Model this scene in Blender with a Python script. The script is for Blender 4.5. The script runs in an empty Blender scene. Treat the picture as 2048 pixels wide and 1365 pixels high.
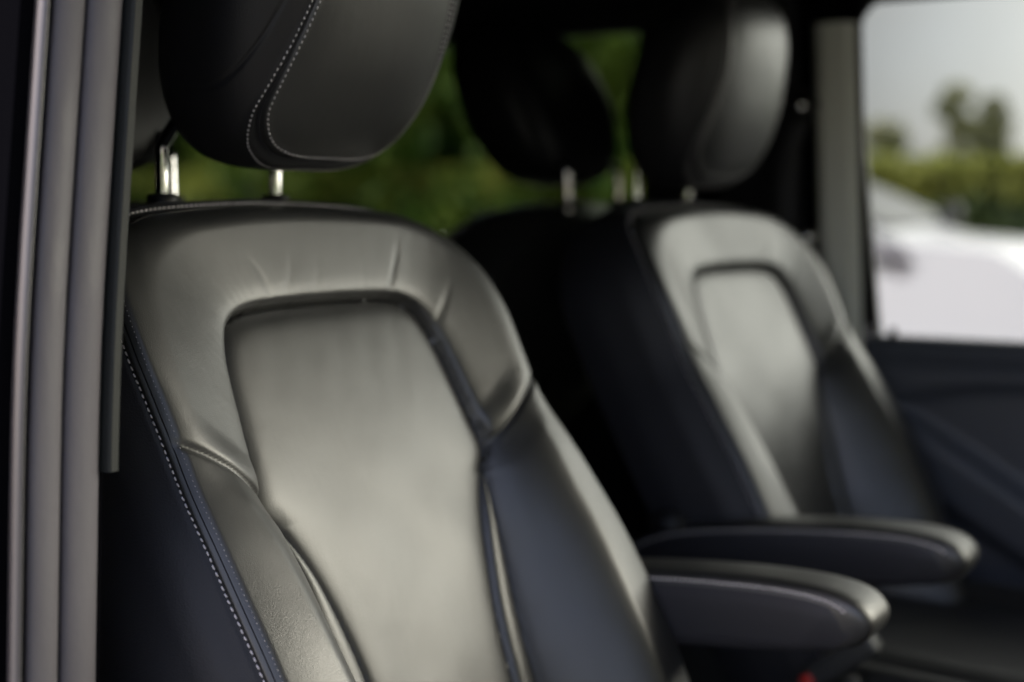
import bpy, bmesh, math, random
import numpy as np
from mathutils import Vector, Matrix, Euler

random.seed(7)
rng = np.random.default_rng(7)
scene = bpy.context.scene
COL = scene.collection
R = math.radians
H = 1.65                       # height above the ground of the seat-top datum (z = 0 in the numbers below)
YC = 0.504                     # centre line of the van

# ------------------------------------------------------------------ camera
ANG, PIT = R(32.2), R(5.42)
cam_data = bpy.data.cameras.new("camera")
cam = bpy.data.objects.new("camera", cam_data)
COL.objects.link(cam)
fwd = Vector((-math.sin(ANG) * math.cos(PIT), math.cos(ANG) * math.cos(PIT), -math.sin(PIT)))
cam.location = (0.879, -0.851, H - 0.009)
cam.rotation_euler = fwd.to_track_quat('-Z', 'Y').to_euler()
cam_data.sensor_width = 36.0
cam_data.lens = 50.0
cam_data.clip_start = 0.02
cam_data.clip_end = 900.0
cam_data.dof.use_dof = True
cam_data.dof.focus_distance = 0.985
cam_data.dof.aperture_fstop = 2.5
cam_data.dof.aperture_blades = 9
scene.camera = cam

# ------------------------------------------------------------------ light
GLOW = 48.0
SUN_EL, SUN_AZ = R(42), R(222)         # azimuth measured from +X towards +Y
world = bpy.data.worlds.new("World")
scene.world = world
world.use_nodes = True
wn, wl = world.node_tree.nodes, world.node_tree.links
wn.clear()
w_out = wn.new("ShaderNodeOutputWorld")
w_bg = wn.new("ShaderNodeBackground")
w_bg.inputs["Strength"].default_value = 0.12
sky = wn.new("ShaderNodeTexSky")
sky.sky_type = 'NISHITA'
sky.sun_disc = False
sky.sun_elevation = SUN_EL
sky.sun_rotation = R(90) - SUN_AZ
sky.air_density = 1.0
sky.dust_density = 2.5
sky.ozone_density = 1.0
# bright cloud cover: fuller towards the sunny front, broken blue behind the camera
geo = wn.new("ShaderNodeTexCoord")
noi = wn.new("ShaderNodeTexNoise")
noi.inputs["Scale"].default_value = 2.2
noi.inputs["Detail"].default_value = 5.0
wl.new(geo.outputs["Generated"], noi.inputs["Vector"])
dot = wn.new("ShaderNodeVectorMath"); dot.operation = 'DOT_PRODUCT'
dot.inputs[1].default_value = (0.30, 0.86, 0.30)
wl.new(geo.outputs["Generated"], dot.inputs[0])
ad = wn.new("ShaderNodeMath"); ad.operation = 'MULTIPLY_ADD'
ad.inputs[1].default_value = 0.45
wl.new(dot.outputs["Value"], ad.inputs[0]); wl.new(noi.outputs["Fac"], ad.inputs[2])
rmp = wn.new("ShaderNodeValToRGB")
rmp.color_ramp.elements[0].position = 0.38; rmp.color_ramp.elements[0].color = (0, 0, 0, 1)
rmp.color_ramp.elements[1].position = 0.85; rmp.color_ramp.elements[1].color = (1, 1, 1, 1)
wl.new(ad.outputs[0], rmp.inputs["Fac"])
mx = wn.new("ShaderNodeMix"); mx.data_type = 'RGBA'
wl.new(rmp.outputs["Color"], mx.inputs["Factor"])
tintv = wn.new("ShaderNodeVectorMath"); tintv.operation = 'MULTIPLY'; tintv.inputs[1].default_value = (1.12, .97, .95)
wl.new(sky.outputs["Color"], tintv.inputs[0]); wl.new(tintv.outputs["Vector"], mx.inputs["A"])
mx.inputs["B"].default_value = (.84, .87, .98, 1)
# a bank of front-lit white cloud above the far front
d2 = wn.new("ShaderNodeVectorMath"); d2.operation = 'DOT_PRODUCT'
d2.inputs[1].default_value = Vector((0.60, 0.74, 0.29)).normalized()
wl.new(geo.outputs["Generated"], d2.inputs[0])
mxx = wn.new("ShaderNodeMath"); mxx.operation = 'MAXIMUM'; mxx.inputs[1].default_value = 0.0
wl.new(d2.outputs["Value"], mxx.inputs[0])
pw = wn.new("ShaderNodeMath"); pw.operation = 'POWER'; pw.inputs[1].default_value = 5.0
wl.new(mxx.outputs[0], pw.inputs[0])
glow = wn.new("ShaderNodeVectorMath"); glow.operation = 'SCALE'
glow.inputs[0].default_value = (1.0, .948, .79)
gs = wn.new("ShaderNodeMath"); gs.operation = 'MULTIPLY'; gs.inputs[1].default_value = GLOW
wl.new(pw.outputs[0], gs.inputs[0]); wl.new(gs.outputs[0], glow.inputs["Scale"])
addv = wn.new("ShaderNodeVectorMath"); addv.operation = 'ADD'
wl.new(mx.outputs["Result"], addv.inputs[0]); wl.new(glow.outputs["Vector"], addv.inputs[1])
wl.new(addv.outputs["Vector"], w_bg.inputs["Color"])
wl.new(w_bg.outputs["Background"], w_out.inputs["Surface"])

sun_data = bpy.data.lights.new("sun", 'SUN')
sun_data.energy = 2.8
sun_data.angle = R(1.5)
sun_data.color = (1.0, 0.97, 0.92)
sun = bpy.data.objects.new("sun", sun_data)
COL.objects.link(sun)
sd = Vector((math.cos(SUN_EL) * math.cos(SUN_AZ), math.cos(SUN_EL) * math.sin(SUN_AZ), math.sin(SUN_EL)))
sun.rotation_euler = sd.to_track_quat('Z', 'Y').to_euler()

scene.view_settings.view_transform = 'Standard'
scene.view_settings.look = 'None'
scene.view_settings.exposure = 1.62
scene.view_settings.gamma = 1.0
scene.render.engine = 'CYCLES'
scene.cycles.use_denoising = True
scene.cycles.max_bounces = 8
scene.cycles.transparent_max_bounces = 12
scene.cycles.sample_clamp_indirect = 6.0

# ------------------------------------------------------------------ helpers
def tag(o, label=None, cat=None, group=None, kind=None):
    if label: o["label"] = label
    if cat: o["category"] = cat
    if group: o["group"] = group
    if kind: o["kind"] = kind
    return o

def empty(name, loc, label=None, cat=None, group=None):
    o = bpy.data.objects.new(name, None)
    o.empty_display_size = 0.1
    COL.objects.link(o)
    o.location = loc
    return tag(o, label, cat, group)

ORIGIN = {}
def part(name, verts, faces, mat, parent=None, smooth=True, origin=(0, 0, 0)):
    """one mesh object; verts are in world numbers minus the origin of the thing"""
    v = np.asarray(verts, float)
    me = bpy.data.meshes.new(name)
    me.from_pydata([tuple(p) for p in v], [], [tuple(int(i) for i in f) for f in faces])
    me.validate()
    if smooth:
        me.polygons.foreach_set("use_smooth", [True] * len(me.polygons))
    if mat: me.materials.append(mat)
    me.update()
    o = bpy.data.objects.new(name, me)
    COL.objects.link(o)
    if parent: o.parent = parent
    return o

def fix_normals(o):
    bm = bmesh.new(); bm.from_mesh(o.data)
    bmesh.ops.recalc_face_normals(bm, faces=bm.faces)
    bm.to_mesh(o.data); bm.free()
    return o

def auto_sharp(o, deg=40):
    bm = bmesh.new(); bm.from_mesh(o.data)
    for e in bm.edges:
        if len(e.link_faces) == 2 and e.calc_face_angle(0) > R(deg): e.smooth = False
    bm.to_mesh(o.data); bm.free()
    return o

class MB:
    def __init__(self): self.v, self.f = [], []
    def add(self, v, f):
        b = len(self.v)
        self.v.extend([tuple(p) for p in v]); self.f.extend([tuple(i + b for i in q) for q in f])
    def grid(self, P, closed_u=False, closed_v=False):
        P = np.asarray(P); nu, nv = P.shape[:2]
        f = []
        for i in range(nu if closed_u else nu - 1):
            for j in range(nv if closed_v else nv - 1):
                f.append((i * nv + j, ((i + 1) % nu) * nv + j, ((i + 1) % nu) * nv + (j + 1) % nv, i * nv + (j + 1) % nv))
        self.add(P.reshape(-1, 3), f)
    def tube(self, pts, r, n=10, cap=True):
        pts = [np.asarray(p, float) for p in pts]
        rr = r if hasattr(r, '__len__') else [r] * len(pts)
        rings = []
        ref = None
        for i, p in enumerate(pts):
            t = pts[min(i + 1, len(pts) - 1)] - pts[max(i - 1, 0)]
            t = t / (np.linalg.norm(t) + 1e-12)
            if ref is None:
                ref = np.cross(t, (0, 0, 1.0))
                if np.linalg.norm(ref) < .1: ref = np.cross(t, (1.0, 0, 0))
            a = ref - t * (ref @ t); a /= np.linalg.norm(a) + 1e-12; ref = a
            b = np.cross(t, a)
            rings.append([p + rr[i] * (a * math.cos(2 * math.pi * k / n) + b * math.sin(2 * math.pi * k / n)) for k in range(n)])
        b0 = len(self.v)
        self.grid(np.array(rings), closed_v=True)
        if cap:
            self.f.append(tuple(b0 + k for k in range(n)))
            self.f.append(tuple(b0 + (len(pts) - 1) * n + k for k in reversed(range(n))))
    def box(self, lo, hi, M=None):
        x0, y0, z0 = lo; x1, y1, z1 = hi
        v = [(x0, y0, z0), (x1, y0, z0), (x1, y1, z0), (x0, y1, z0), (x0, y0, z1), (x1, y0, z1), (x1, y1, z1), (x0, y1, z1)]
        if M is not None: v = [tuple(M @ Vector(p)) for p in v]
        self.add(v, [(0, 3, 2, 1), (4, 5, 6, 7), (0, 1, 5, 4), (1, 2, 6, 5), (2, 3, 7, 6), (3, 0, 4, 7)])
    def build(self, name, mat, parent=None, smooth=True, off=(0, 0, 0), bevel=0, sharp=None):
        v = np.asarray(self.v, float) - np.asarray(off, float)
        o = part(name, v, self.f, mat, parent, smooth)
        if bevel:
            bm = bmesh.new(); bm.from_mesh(o.data)
            bmesh.ops.bevel(bm, geom=bm.edges[:], offset=bevel, segments=3, profile=.6, affect='EDGES', clamp_overlap=True)
            bm.to_mesh(o.data); bm.free()
            o.data.polygons.foreach_set("use_smooth", [True] * len(o.data.polygons))
            auto_sharp(o, 50)
        if sharp: auto_sharp(o, sharp)
        return o

def catmull(pts, n):
    """dense arc-length resampled Catmull-Rom curve through pts"""
    P = np.asarray(pts, float)
    Q = np.vstack([2 * P[0] - P[1], P, 2 * P[-1] - P[-2]])
    out = []
    for i in range(1, len(Q) - 2):
        p0, p1, p2, p3 = Q[i - 1], Q[i], Q[i + 1], Q[i + 2]
        for t in np.linspace(0, 1, 24, endpoint=False):
            out.append(.5 * (2 * p1 + (p2 - p0) * t + (2 * p0 - 5 * p1 + 4 * p2 - p3) * t * t + (3 * p1 - p0 - 3 * p2 + p3) * t ** 3))
    out.append(Q[-2])
    return resample(np.array(out), n)

def resample(C, n):
    d = np.r_[0, np.cumsum(np.linalg.norm(np.diff(C, axis=0), axis=1))]
    s = np.linspace(0, d[-1], n)
    return np.stack([np.interp(s, d, C[:, k]) for k in range(C.shape[1])], 1)

def dist_to(P, C):
    """distance from points P (N,2) to polyline C (M,2) and nearest curve point"""
    A, B = C[:-1], C[1:]
    best = np.full(len(P), 1e9); near = np.zeros((len(P), 2))
    AB = B - A; L2 = (AB ** 2).sum(1) + 1e-15
    for k in range(0, len(P), 4000):
        p = P[k:k + 4000]
        t = np.clip(((p[:, None, :] - A[None]) * AB[None]).sum(2) / L2[None], 0, 1)
        q = A[None] + t[:, :, None] * AB[None]
        dd = ((p[:, None, :] - q) ** 2).sum(2)
        j = dd.argmin(1); r = np.arange(len(p))
        best[k:k + 4000] = np.sqrt(dd[r, j]); near[k:k + 4000] = q[r, j]
    return best, near

def inside(P, C):
    x, y = P[:, 0], P[:, 1]; r = np.zeros(len(P), bool); j = len(C) - 1
    for i in range(len(C)):
        xi, yi = C[i]; xj, yj = C[j]
        c = ((yi > y) != (yj > y)) & (x < (xj - xi) * (y - yi) / (yj - yi + 1e-15) + xi)
        r ^= c; j = i
    return r

def sstep(a, b, x):
    t = np.clip((x - a) / (b - a), 0, 1); return t * t * (3 - 2 * t)

# ------------------------------------------------------------------ materials
MAT = {}
def mat(name, base, rough=.5, spec=.5, metal=0, bump=None, coat=0, var=None, sheen=0):
    """bump: list of (kind, scale, distance); var: (scale, amount) tone variation"""
    m = bpy.data.materials.new(name); m.use_nodes = True
    n, l = m.node_tree.nodes, m.node_tree.links
    b = n["Principled BSDF"]
    b.inputs["Base Color"].default_value = (*base, 1)
    b.inputs["Roughness"].default_value = rough
    b.inputs["Specular IOR Level"].default_value = spec
    b.inputs["Metallic"].default_value = metal
    b.inputs["Coat Weight"].default_value = coat
    b.inputs["Sheen Weight"].default_value = sheen
    tc = n.new("ShaderNodeTexCoord")
    if var:
        t = n.new("ShaderNodeTexNoise"); t.inputs["Scale"].default_value = var[0]; t.inputs["Detail"].default_value = 5
        l.new(tc.outputs["Object"], t.inputs["Vector"])
        r = n.new("ShaderNodeMapRange")
        r.inputs["From Min"].default_value = .3; r.inputs["From Max"].default_value = .7
        r.inputs["To Min"].default_value = max(0.02, rough - var[1]); r.inputs["To Max"].default_value = rough + var[1]
        l.new(t.outputs["Fac"], r.inputs["Value"]); l.new(r.outputs["Result"], b.inputs["Roughness"])
        mm = n.new("ShaderNodeMix"); mm.data_type = 'RGBA'
        mm.inputs["A"].default_value = (*[c * .82 for c in base], 1); mm.inputs["B"].default_value = (*[c * 1.18 for c in base], 1)
        l.new(t.outputs["Fac"], mm.inputs["Factor"]); l.new(mm.outputs["Result"], b.inputs["Base Color"])
    prev = None
    for kind, sc, dist in (bump or []):
        if kind == 'v':
            t = n.new("ShaderNodeTexVoronoi"); out = t.outputs["Distance"]
        else:
            t = n.new("ShaderNodeTexNoise"); t.inputs["Detail"].default_value = 4; out = t.outputs["Fac"]
        if isinstance(sc, tuple):
            mp = n.new("ShaderNodeMapping"); mp.inputs["Scale"].default_value = sc
            l.new(tc.outputs["Object"], mp.inputs["Vector"]); l.new(mp.outputs["Vector"], t.inputs["Vector"])
            t.inputs["Scale"].default_value = 1
        else:
            t.inputs["Scale"].default_value = sc
            l.new(tc.outputs["Object"], t.inputs["Vector"])
        bp = n.new("ShaderNodeBump"); bp.inputs["Distance"].default_value = dist; bp.inputs["Strength"].default_value = 1
        l.new(out, bp.inputs["Height"])
        if prev: l.new(prev.outputs["Normal"], bp.inputs["Normal"])
        prev = bp
    if prev: l.new(prev.outputs["Normal"], b.inputs["Normal"])
    MAT[name] = m
    return m

leather = mat("black_leather", (.022, .022, .021), .42, 1.0, bump=[('v', 1050, .00008), ('n', (60, 60, 14), .0003), ('n', 17, .00045)], var=(8, .04))
side_vinyl = mat("side_vinyl", (.021, .021, .025), .55, .42, bump=[('v', 700, .00015)])
rest_vinyl = mat("headrest_leather", (.013, .013, .015), .48, .5, bump=[('v', 800, .00012)])
rear_dark = mat("rear_leather", (.008, .008, .009), .5, .3)
thread = mat("grey_thread", (.78, .74, .75), .7, .3)
dark_thread = mat("dark_thread", (.30, .29, .30), .7, .3)
chrome = mat("chrome", (.72, .71, .70), .12, .5, 1.0)
plastic = mat("black_plastic", (.012, .012, .013), .5, .4, bump=[('n', 500, .0001)])
cabin_dark = mat("cabin_dark", (.018, .018, .021), .75, .2)
rubber = mat("seal_rubber", (.112, .104, .118), .55, .4, bump=[('n', 180, .0003), ('n', (30, 30, 5), .0012)], var=(14, .10))
strip_rubber = mat("strip_rubber", (.016, .018, .017), .62, .35, bump=[('v', 900, .0002)])
body_black = mat("black_paint", (.003, .003, .004), .6, .0)
bead = mat("bright_bead", (.10, .095, .10), .34, .5, .3)
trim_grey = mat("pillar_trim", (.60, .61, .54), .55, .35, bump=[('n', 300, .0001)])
frame_trim = mat("frame_trim", (.010, .010, .010), .5, .4)
door_plastic = mat("door_plastic", (.060, .066, .080), .42, .5, bump=[('v', 420, .0002)])
belt_cloth = mat("belt_webbing", (.03, .03, .033), .7, .3, bump=[('n', (30, 30, 900), .0003)])
buckle_grey = mat("buckle_grey", (.05, .052, .052), .4, .5)
red_plastic = mat("red_plastic", (.62, .04, .03), .35, .5)
glass_dark = mat("tinted_glass", (.002, .002, .002), .03, 1.0)
glass_dark.node_tree.nodes["Principled BSDF"].inputs["IOR"].default_value = 2.1
white_paint = mat("white_paint", (.78, .78, .78), .3, .5, coat=.5)
car_glass = mat("van_glass", (.012, .015, .018), .05, .8)
tyre_rubber = mat("tyre_rubber", (.012, .012, .012), .8, .2)
alloy = mat("alloy", (.55, .55, .56), .3, .5, .9)
lamp_clear = mat("headlamp", (.45, .47, .5), .12, .8, .3)

def window_glass(name, tint):
    m = bpy.data.materials.new(name); m.use_nodes = True
    n, l = m.node_tree.nodes, m.node_tree.links
    n.clear()
    out = n.new("ShaderNodeOutputMaterial"); mixs = n.new("ShaderNodeMixShader")
    tr = n.new("ShaderNodeBsdfTransparent"); gl = n.new("ShaderNodeBsdfGlossy"); fr = n.new("ShaderNodeFresnel")
    tr.inputs["Color"].default_value = (*tint, 1)
    gl.inputs["Roughness"].default_value = .02
    fr.inputs["IOR"].default_value = 1.35
    l.new(fr.outputs[0], mixs.inputs[0]); l.new(tr.outputs[0], mixs.inputs[1]); l.new(gl.outputs[0], mixs.inputs[2])
    l.new(mixs.outputs[0], out.inputs["Surface"])
    return m
WIN_TINT = (.322, .342, .362)
win_glass = window_glass("window_glass", WIN_TINT)
privacy_glass = window_glass("privacy_glass", (.32, .37, .31))

def leaf_mat(name, dark, light, sc=.6):
    m = bpy.data.materials.new(name); m.use_nodes = True
    n, l = m.node_tree.nodes, m.node_tree.links
    b = n["Principled BSDF"]; b.inputs["Roughness"].default_value = .6; b.inputs["Specular IOR Level"].default_value = .3
    tc = n.new("ShaderNodeTexCoord"); t = n.new("ShaderNodeTexNoise"); t.inputs["Scale"].default_value = sc; t.inputs["Detail"].default_value = 6
    l.new(tc.outputs["Object"], t.inputs["Vector"])
    r = n.new("ShaderNodeValToRGB")
    r.color_ramp.elements[0].position = .35; r.color_ramp.elements[0].color = (*dark, 1)
    r.color_ramp.elements[1].position = .68; r.color_ramp.elements[1].color = (*light, 1)
    l.new(t.outputs["Fac"], r.inputs["Fac"]); l.new(r.outputs["Color"], b.inputs["Base Color"])
    tl = n.new("ShaderNodeBsdfTranslucent"); mx2 = n.new("ShaderNodeMixShader"); mx2.inputs[0].default_value = .35
    l.new(r.outputs["Color"], tl.inputs["Color"])
    l.new(b.outputs[0], mx2.inputs[1]); l.new(tl.outputs[0], mx2.inputs[2])
    l.new(mx2.outputs[0], n["Material Output"].inputs["Surface"])
    return m
hedge_leaf = leaf_mat("hedge_leaf", (.06, .10, .035), (.15, .20, .07))
lit_top_leaf = leaf_mat("lit_top_leaf", (.22, .25, .05), (.36, .37, .09))  # light on the hedge top, put into a paler leaf colour
tree_leaf = leaf_mat("tree_leaf", (.17, .19, .09), (.33, .32, .17))
dense_leaf = leaf_mat("dense_leaf", (.03, .08, .010), (.15, .19, .03), .5)
bark = mat("bark", (.12, .09, .065), .9, .2, bump=[('n', (14, 14, 3), .01)])

def ground_mat(name, a, b_, sc):
    m = mat(name, a, .9, .2, bump=[('n', sc * 8, .004)])
    n, l = m.node_tree.nodes, m.node_tree.links
    t = n.new("ShaderNodeTexNoise"); t.inputs["Scale"].default_value = sc; t.inputs["Detail"].default_value = 8
    l.new(n["Texture Coordinate"].outputs["Object"], t.inputs["Vector"])
    mm = n.new("ShaderNodeMix"); mm.data_type = 'RGBA'
    mm.inputs["A"].default_value = (*a, 1); mm.inputs["B"].default_value = (*b_, 1)
    l.new(t.outputs["Fac"], mm.inputs["Factor"]); l.new(mm.outputs["Result"], n["Principled BSDF"].inputs["Base Color"])
    return m
asphalt = ground_mat("asphalt", (.05, .05, .05), (.11, .11, .105), 1.5)
grassy = ground_mat("grass_ground", (.03, .055, .012), (.09, .13, .03), .8)

# ------------------------------------------------------------------ the ground
def sheet(name, x0, x1, y0, y1, z, m, nx=2, ny=2):
    g = np.array([[(x, y, z) for y in np.linspace(y0, y1, ny)] for x in np.linspace(x0, x1, nx)])
    mb = MB(); mb.grid(g)
    o = mb.build(name, m); fix_normals(o)
    return tag(o, kind="structure")
sheet("ground", -300, 300, -300, 300, -.012, grassy)
sheet("car_park", -40, 60, -25, 19, 0.0, asphalt)

# ------------------------------------------------------------------ van cabin
vo = np.array((0.4, YC, 0.0))
van = empty("van_cabin", tuple(vo), "black van cabin with grey near door pillar, far window and dark privacy glass behind", "van")
def Z(z): return H + z
def far(y): return 2 * YC - y

def pillar_lean(z):            # how far the side leans inwards above the datum
    return .0735 * max(-.25, z) if z > -.25 else -.0184
_lz = np.linspace(-1.4, .6, 801)
_ll = np.where(_lz > -.1, .137 * _lz, -.0137 + .072 * np.maximum(-.45, _lz + .1)) + .0125
_ll = np.convolve(np.pad(_ll, 50, mode='edge'), np.hanning(101) / np.hanning(101).sum(), mode='valid')
def near_lean(z): return float(np.interp(z, _lz, _ll))      # the near side, a little more bowed
def extrude_profile(name, prof, m, z0, z1, mirror=False, nz=48, parent=None, closed=True, rnd_bottom=None, sharp=None):
    zs = np.linspace(z0, z1, nz)
    rings = []
    for z in zs:
        ring = []
        for x, y in prof:
            yy = y + (pillar_lean(z) if mirror else near_lean(z)); xx = x - .02 * z
            if mirror: yy = far(yy)
            ring.append((xx, yy, Z(z)))
        rings.append(ring)
    mb = MB(); mb.grid(np.array(rings), closed_v=closed)
    if closed:
        n = len(prof)
        mb.f.append(tuple(range(n))); mb.f.append(tuple((nz - 1) * n + k for k in reversed(range(n))))
    o = mb.build(name, m, parent or van, off=vo); fix_normals(o)
    if sharp: auto_sharp(o, sharp)
    return o

def bulge(x, y0, y1, h, n=12, p=.6):
    return [(x + h * max(0, math.sin(math.pi * t)) ** p, y0 + (y1 - y0) * t) for t in np.linspace(0, 1, n)]

def pillar(mirror):
    rootp = None
    # pillar body: inner trim side, shut face and painted outer side
    fx = .148 if mirror else .196
    body = [(fx, -.242), (fx, -.305), (fx - .006, -.318), (.10, -.350), (-.12, -.356), (-.12, -.262), (.02, -.256), (.06, -.248), (.12, -.242), (.185, -.240)]
    p = extrude_profile("door_pillar", body, body_black, -1.25, .40, mirror, sharp=35)
    if mirror: return p
    # two soft rubber bands on the shut face, a bright edge bead, a dark strip
    b1 = [(.196, -.2495)] + bulge(.200, -.2495, -.2755, .004) + [(.196, -.2755)]
    extrude_profile("inner_seal", b1, rubber, -1.25, .39, mirror, parent=None).parent = p
    b2 = [(.196, -.279)] + bulge(.200, -.279, -.3005, .0035) + [(.196, -.3005)]
    extrude_profile("outer_seal", b2, rubber, -1.25, .39, mirror).parent = p
    b3 = [(.194, -.3045)] + bulge(.197, -.3045, -.3105, .005, 8) + [(.194, -.3105)]
    extrude_profile("edge_bead", b3, bead, -1.25, .39, mirror).parent = p
    st = [(.198, -.2478), (.206, -.2475), (.2075, -.246), (.2065, -.2395), (.203, -.2365), (.19, -.2365), (.188, -.2478)]
    s = extrude_profile("trim_strip", st, strip_rubber, -.172, .385, mirror, sharp=40); s.parent = p
    for q in p.children: q.matrix_parent_inverse = Matrix.Identity(4); q.location = (0, 0, 0)
    for z in (-.106, -.152):
        mb = MB()
        y = -.2365 + near_lean(z); yy = far(y) if mirror else y; sg = -1 if mirror else 1
        mb.tube([(.196, yy - sg * .002, Z(z)), (.196, yy + sg * .0015, Z(z)), (.196, yy + sg * .0025, Z(z))], [.005, .005, .003], 12)
        mb.build("screw", plastic, p, off=vo)
    return p
pillar(False)
pillar(True)
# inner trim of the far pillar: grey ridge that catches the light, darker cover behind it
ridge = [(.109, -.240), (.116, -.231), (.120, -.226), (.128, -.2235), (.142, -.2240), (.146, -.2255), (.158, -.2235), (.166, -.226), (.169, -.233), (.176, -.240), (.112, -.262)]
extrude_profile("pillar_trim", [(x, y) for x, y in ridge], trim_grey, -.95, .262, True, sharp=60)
cover = [(-.06, -.245), (.0, -.226), (.07, -.222), (.084, -.228), (.084, -.255), (-.06, -.262)]
extrude_profile("pillar_cover", cover, cabin_dark, -.95, .36, True, sharp=50)

# rear cabin: far sliding door with its dark privacy window, rear wall, lining
ZT, ZB = .276, -.30
mb = MB()
def side_y(z): return far(-.262 + pillar_lean(z))
def panel(xa, xb, za, zb, th=.03):
    lo = [(x, side_y(z), Z(z)) for x, z in ((xa, za), (xb, za), (xb, zb), (xa, zb))]
    hi = [(x, y + th, z) for x, y, z in lo]
    mb.add(lo + hi, [(0, 1, 2, 3), (7, 6, 5, 4), (0, 4, 5, 1), (1, 5, 6, 2), (2, 6, 7, 3), (3, 7, 4, 0)])
panel(-2.60, -.118, -1.0, ZB); panel(-2.60, -.118, ZT, .40); panel(-.20, -.118, ZB, ZT); panel(-2.60, -1.62, ZB, ZT)
sdoor = mb.build("sliding_door", cabin_dark, van, off=vo, smooth=False)
mb = MB()
mb.grid(np.array([[(x, side_y(z) + .016, Z(z)) for x in (-1.62, -.20)] for z in np.linspace(ZB, ZT, 5)]))
mb.build("privacy_pane", privacy_glass, sdoor, off=vo)
mb = MB(); mb.box((-2.62, -.34, Z(-1.0)), (-2.58, far(-.34), Z(.42)))
mb.build("rear_wall", cabin_dark, van, off=vo, smooth=False)

# roof lining, roof skin, floor
def arch(y): return .405 - .11 * (abs(y - YC) / .76) ** 3.0
ys = np.linspace(-.262, 1.270, 40)
def roof_sheet(name, dz, x0, x1, m, th):
    mb = MB()
    xs = np.linspace(x0, x1, 8)
    low = np.array([[(x, y, Z(arch(y) + dz - .03 * max(0, (x - .6)) ** 1.0)) for y in ys] for x in xs])
    up = low.copy(); up[:, :, 2] += th
    mb.grid(low); mb.grid(up[:, ::-1])
    o = mb.build(name, m, van, off=vo)
    return o
roof_sheet("roof_lining", 0.0, -2.6, 1.10, cabin_dark, .02)
roof_sheet("roof_skin", .03, -2.6, 1.12, body_black, .012)
mb = MB(); mb.box((-2.6, -.34, Z(-1.02)), (1.35, far(-.34), Z(-.97)))
mb.build("cabin_floor", cabin_dark, van, off=vo, smooth=False)
mb = MB()                                   # dashboard and bulkhead ahead of the seats
prof = [(1.02, -.52), (1.0, -.36), (1.03, -.28), (1.12, -.245), (1.55, -.26), (1.62, -.95), (1.2, -.95), (1.12, -.6)]
rings = np.array([[(x, y, Z(z)) for x, z in prof] for y in np.linspace(-.24, far(-.24), 12)])
mb.grid(rings, closed_v=True)
o = mb.build("dashboard", cabin_dark, van, off=vo); fix_normals(o); auto_sharp(o, 45)
for mir in (False, True):                   # front pillars beside the windscreen opening
    a = [(1.06, -.235, .34), (1.13, -.26, .24), (1.35, -.30, -.12), (1.55, -.32, -.26)]
    pts = [(x, far(y) if mir else y, Z(z)) for x, y, z in a]
    mb = MB(); mb.tube(catmull(pts, 16), .035, 12)
    mb.build("windscreen_pillar", cabin_dark, van, off=vo)
# cargo sides behind the pillars
zs = np.linspace(-1.25, .40, 20)
g = [[(x, -.357 + pillar_lean(z), Z(z)) for z in zs] for x in (-2.6, -1.4, -.118)]
mb = MB(); mb.grid(np.array(g))
mb.build("body_side", body_black, van, off=vo)

# far door: top rail, panel with ledges, sill, window glass, lock pin
def door_y(x, z):
    """inner surface of the far door below the window"""
    y = 1.262 - .03 * sstep(-.20, -.26, z)
    c1 = -.335 - .55 * (x - .27) - .25 * (x - .27) ** 2        # upper crease, falling forwards
    c2 = c1 - .085
    y = y - .022 * sstep(c1 + .03, c1 - .012, z) + .030 * sstep(c2 + .012, c2 - .022, z)
    c3 = -.262 - .10 * ((x - .45) / .2) ** 2 * .3
    y = y + .012 * sstep(c3 + .01, c3 - .02, z)
    y = y - .035 * sstep(-.55, -.62, z)
    return y
xs = np.linspace(.19, 1.30, 150); zs = np.linspace(-.95, -.226, 150)
g = np.array([[(x, float(door_y(x, z)), Z(z)) for z in zs] for x in xs])
mb = MB(); mb.grid(g)
# sill top, rounded over
sill = np.array([[(x, float(door_y(x, -.226)) + dy, Z(zz)) for dy, zz in ((0, -.226), (.002, -.216), (.008, -.209), (.018, -.205), (.05, -.206), (.052, -.24))] for x in xs])
mb.grid(sill)
door = mb.build("far_door", door_plastic, van, off=vo); fix_normals(door)
mb = MB()
lo = [(x, 1.296 - .0735 * (-.235) * 0 + .004, Z(-.235)) for x in np.linspace(.150, 1.12, 20)]
hi = [(x, far(-.292 + pillar_lean(.33)), Z(.33)) for x in np.linspace(.150, 1.12, 20)]
mb.grid(np.array([lo, hi]))
mb.build("window_pane", win_glass, door, off=vo)
mb = MB()
mb.tube([(.225, 1.268, Z(-.21)), (.225, 1.268, Z(-.196)), (.225, 1.268, Z(-.192))], [.006, .0065, .004], 12)
mb.build("lock_pin", plastic, door, off=vo)
# door frame: top rail with a rounded rear corner
corner = []
cx, cz, rc = .222, .245, .050
outer = [(.16, Z(.19)), (.16, Z(.46)), (1.2, Z(.46))]
inner = [(.2075, -.24), (.196, -.10), (.186, .03), (.177, .14)] + [(cx - rc * math.cos(t), cz + rc * math.sin(t)) for t in np.linspace(0, math.pi / 2, 14)] + [(.6, .300), (.98, .285), (1.2, .12)]
n = len(inner)
outr = [(x - .016, z) for x, z in inner[:4]] + [(.158, inner[4 + k][1] + .02 + .10 * k / 13) for k in range(14)] + [(.6, .42), (.95, .40), (1.2, .34)]
mb = MB()
rows = []
for dy in (0.0, .012):
    for ring in (inner, outr):
        rows.append([(x, far(-.245 + pillar_lean(z)) + dy, Z(z)) for x, z in ring])
mb.grid(np.array([rows[1], rows[0], rows[2], rows[3]]))
fr = mb.build("window_frame", frame_trim, door, off=vo); fix_normals(fr); auto_sharp(fr, 45)

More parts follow.
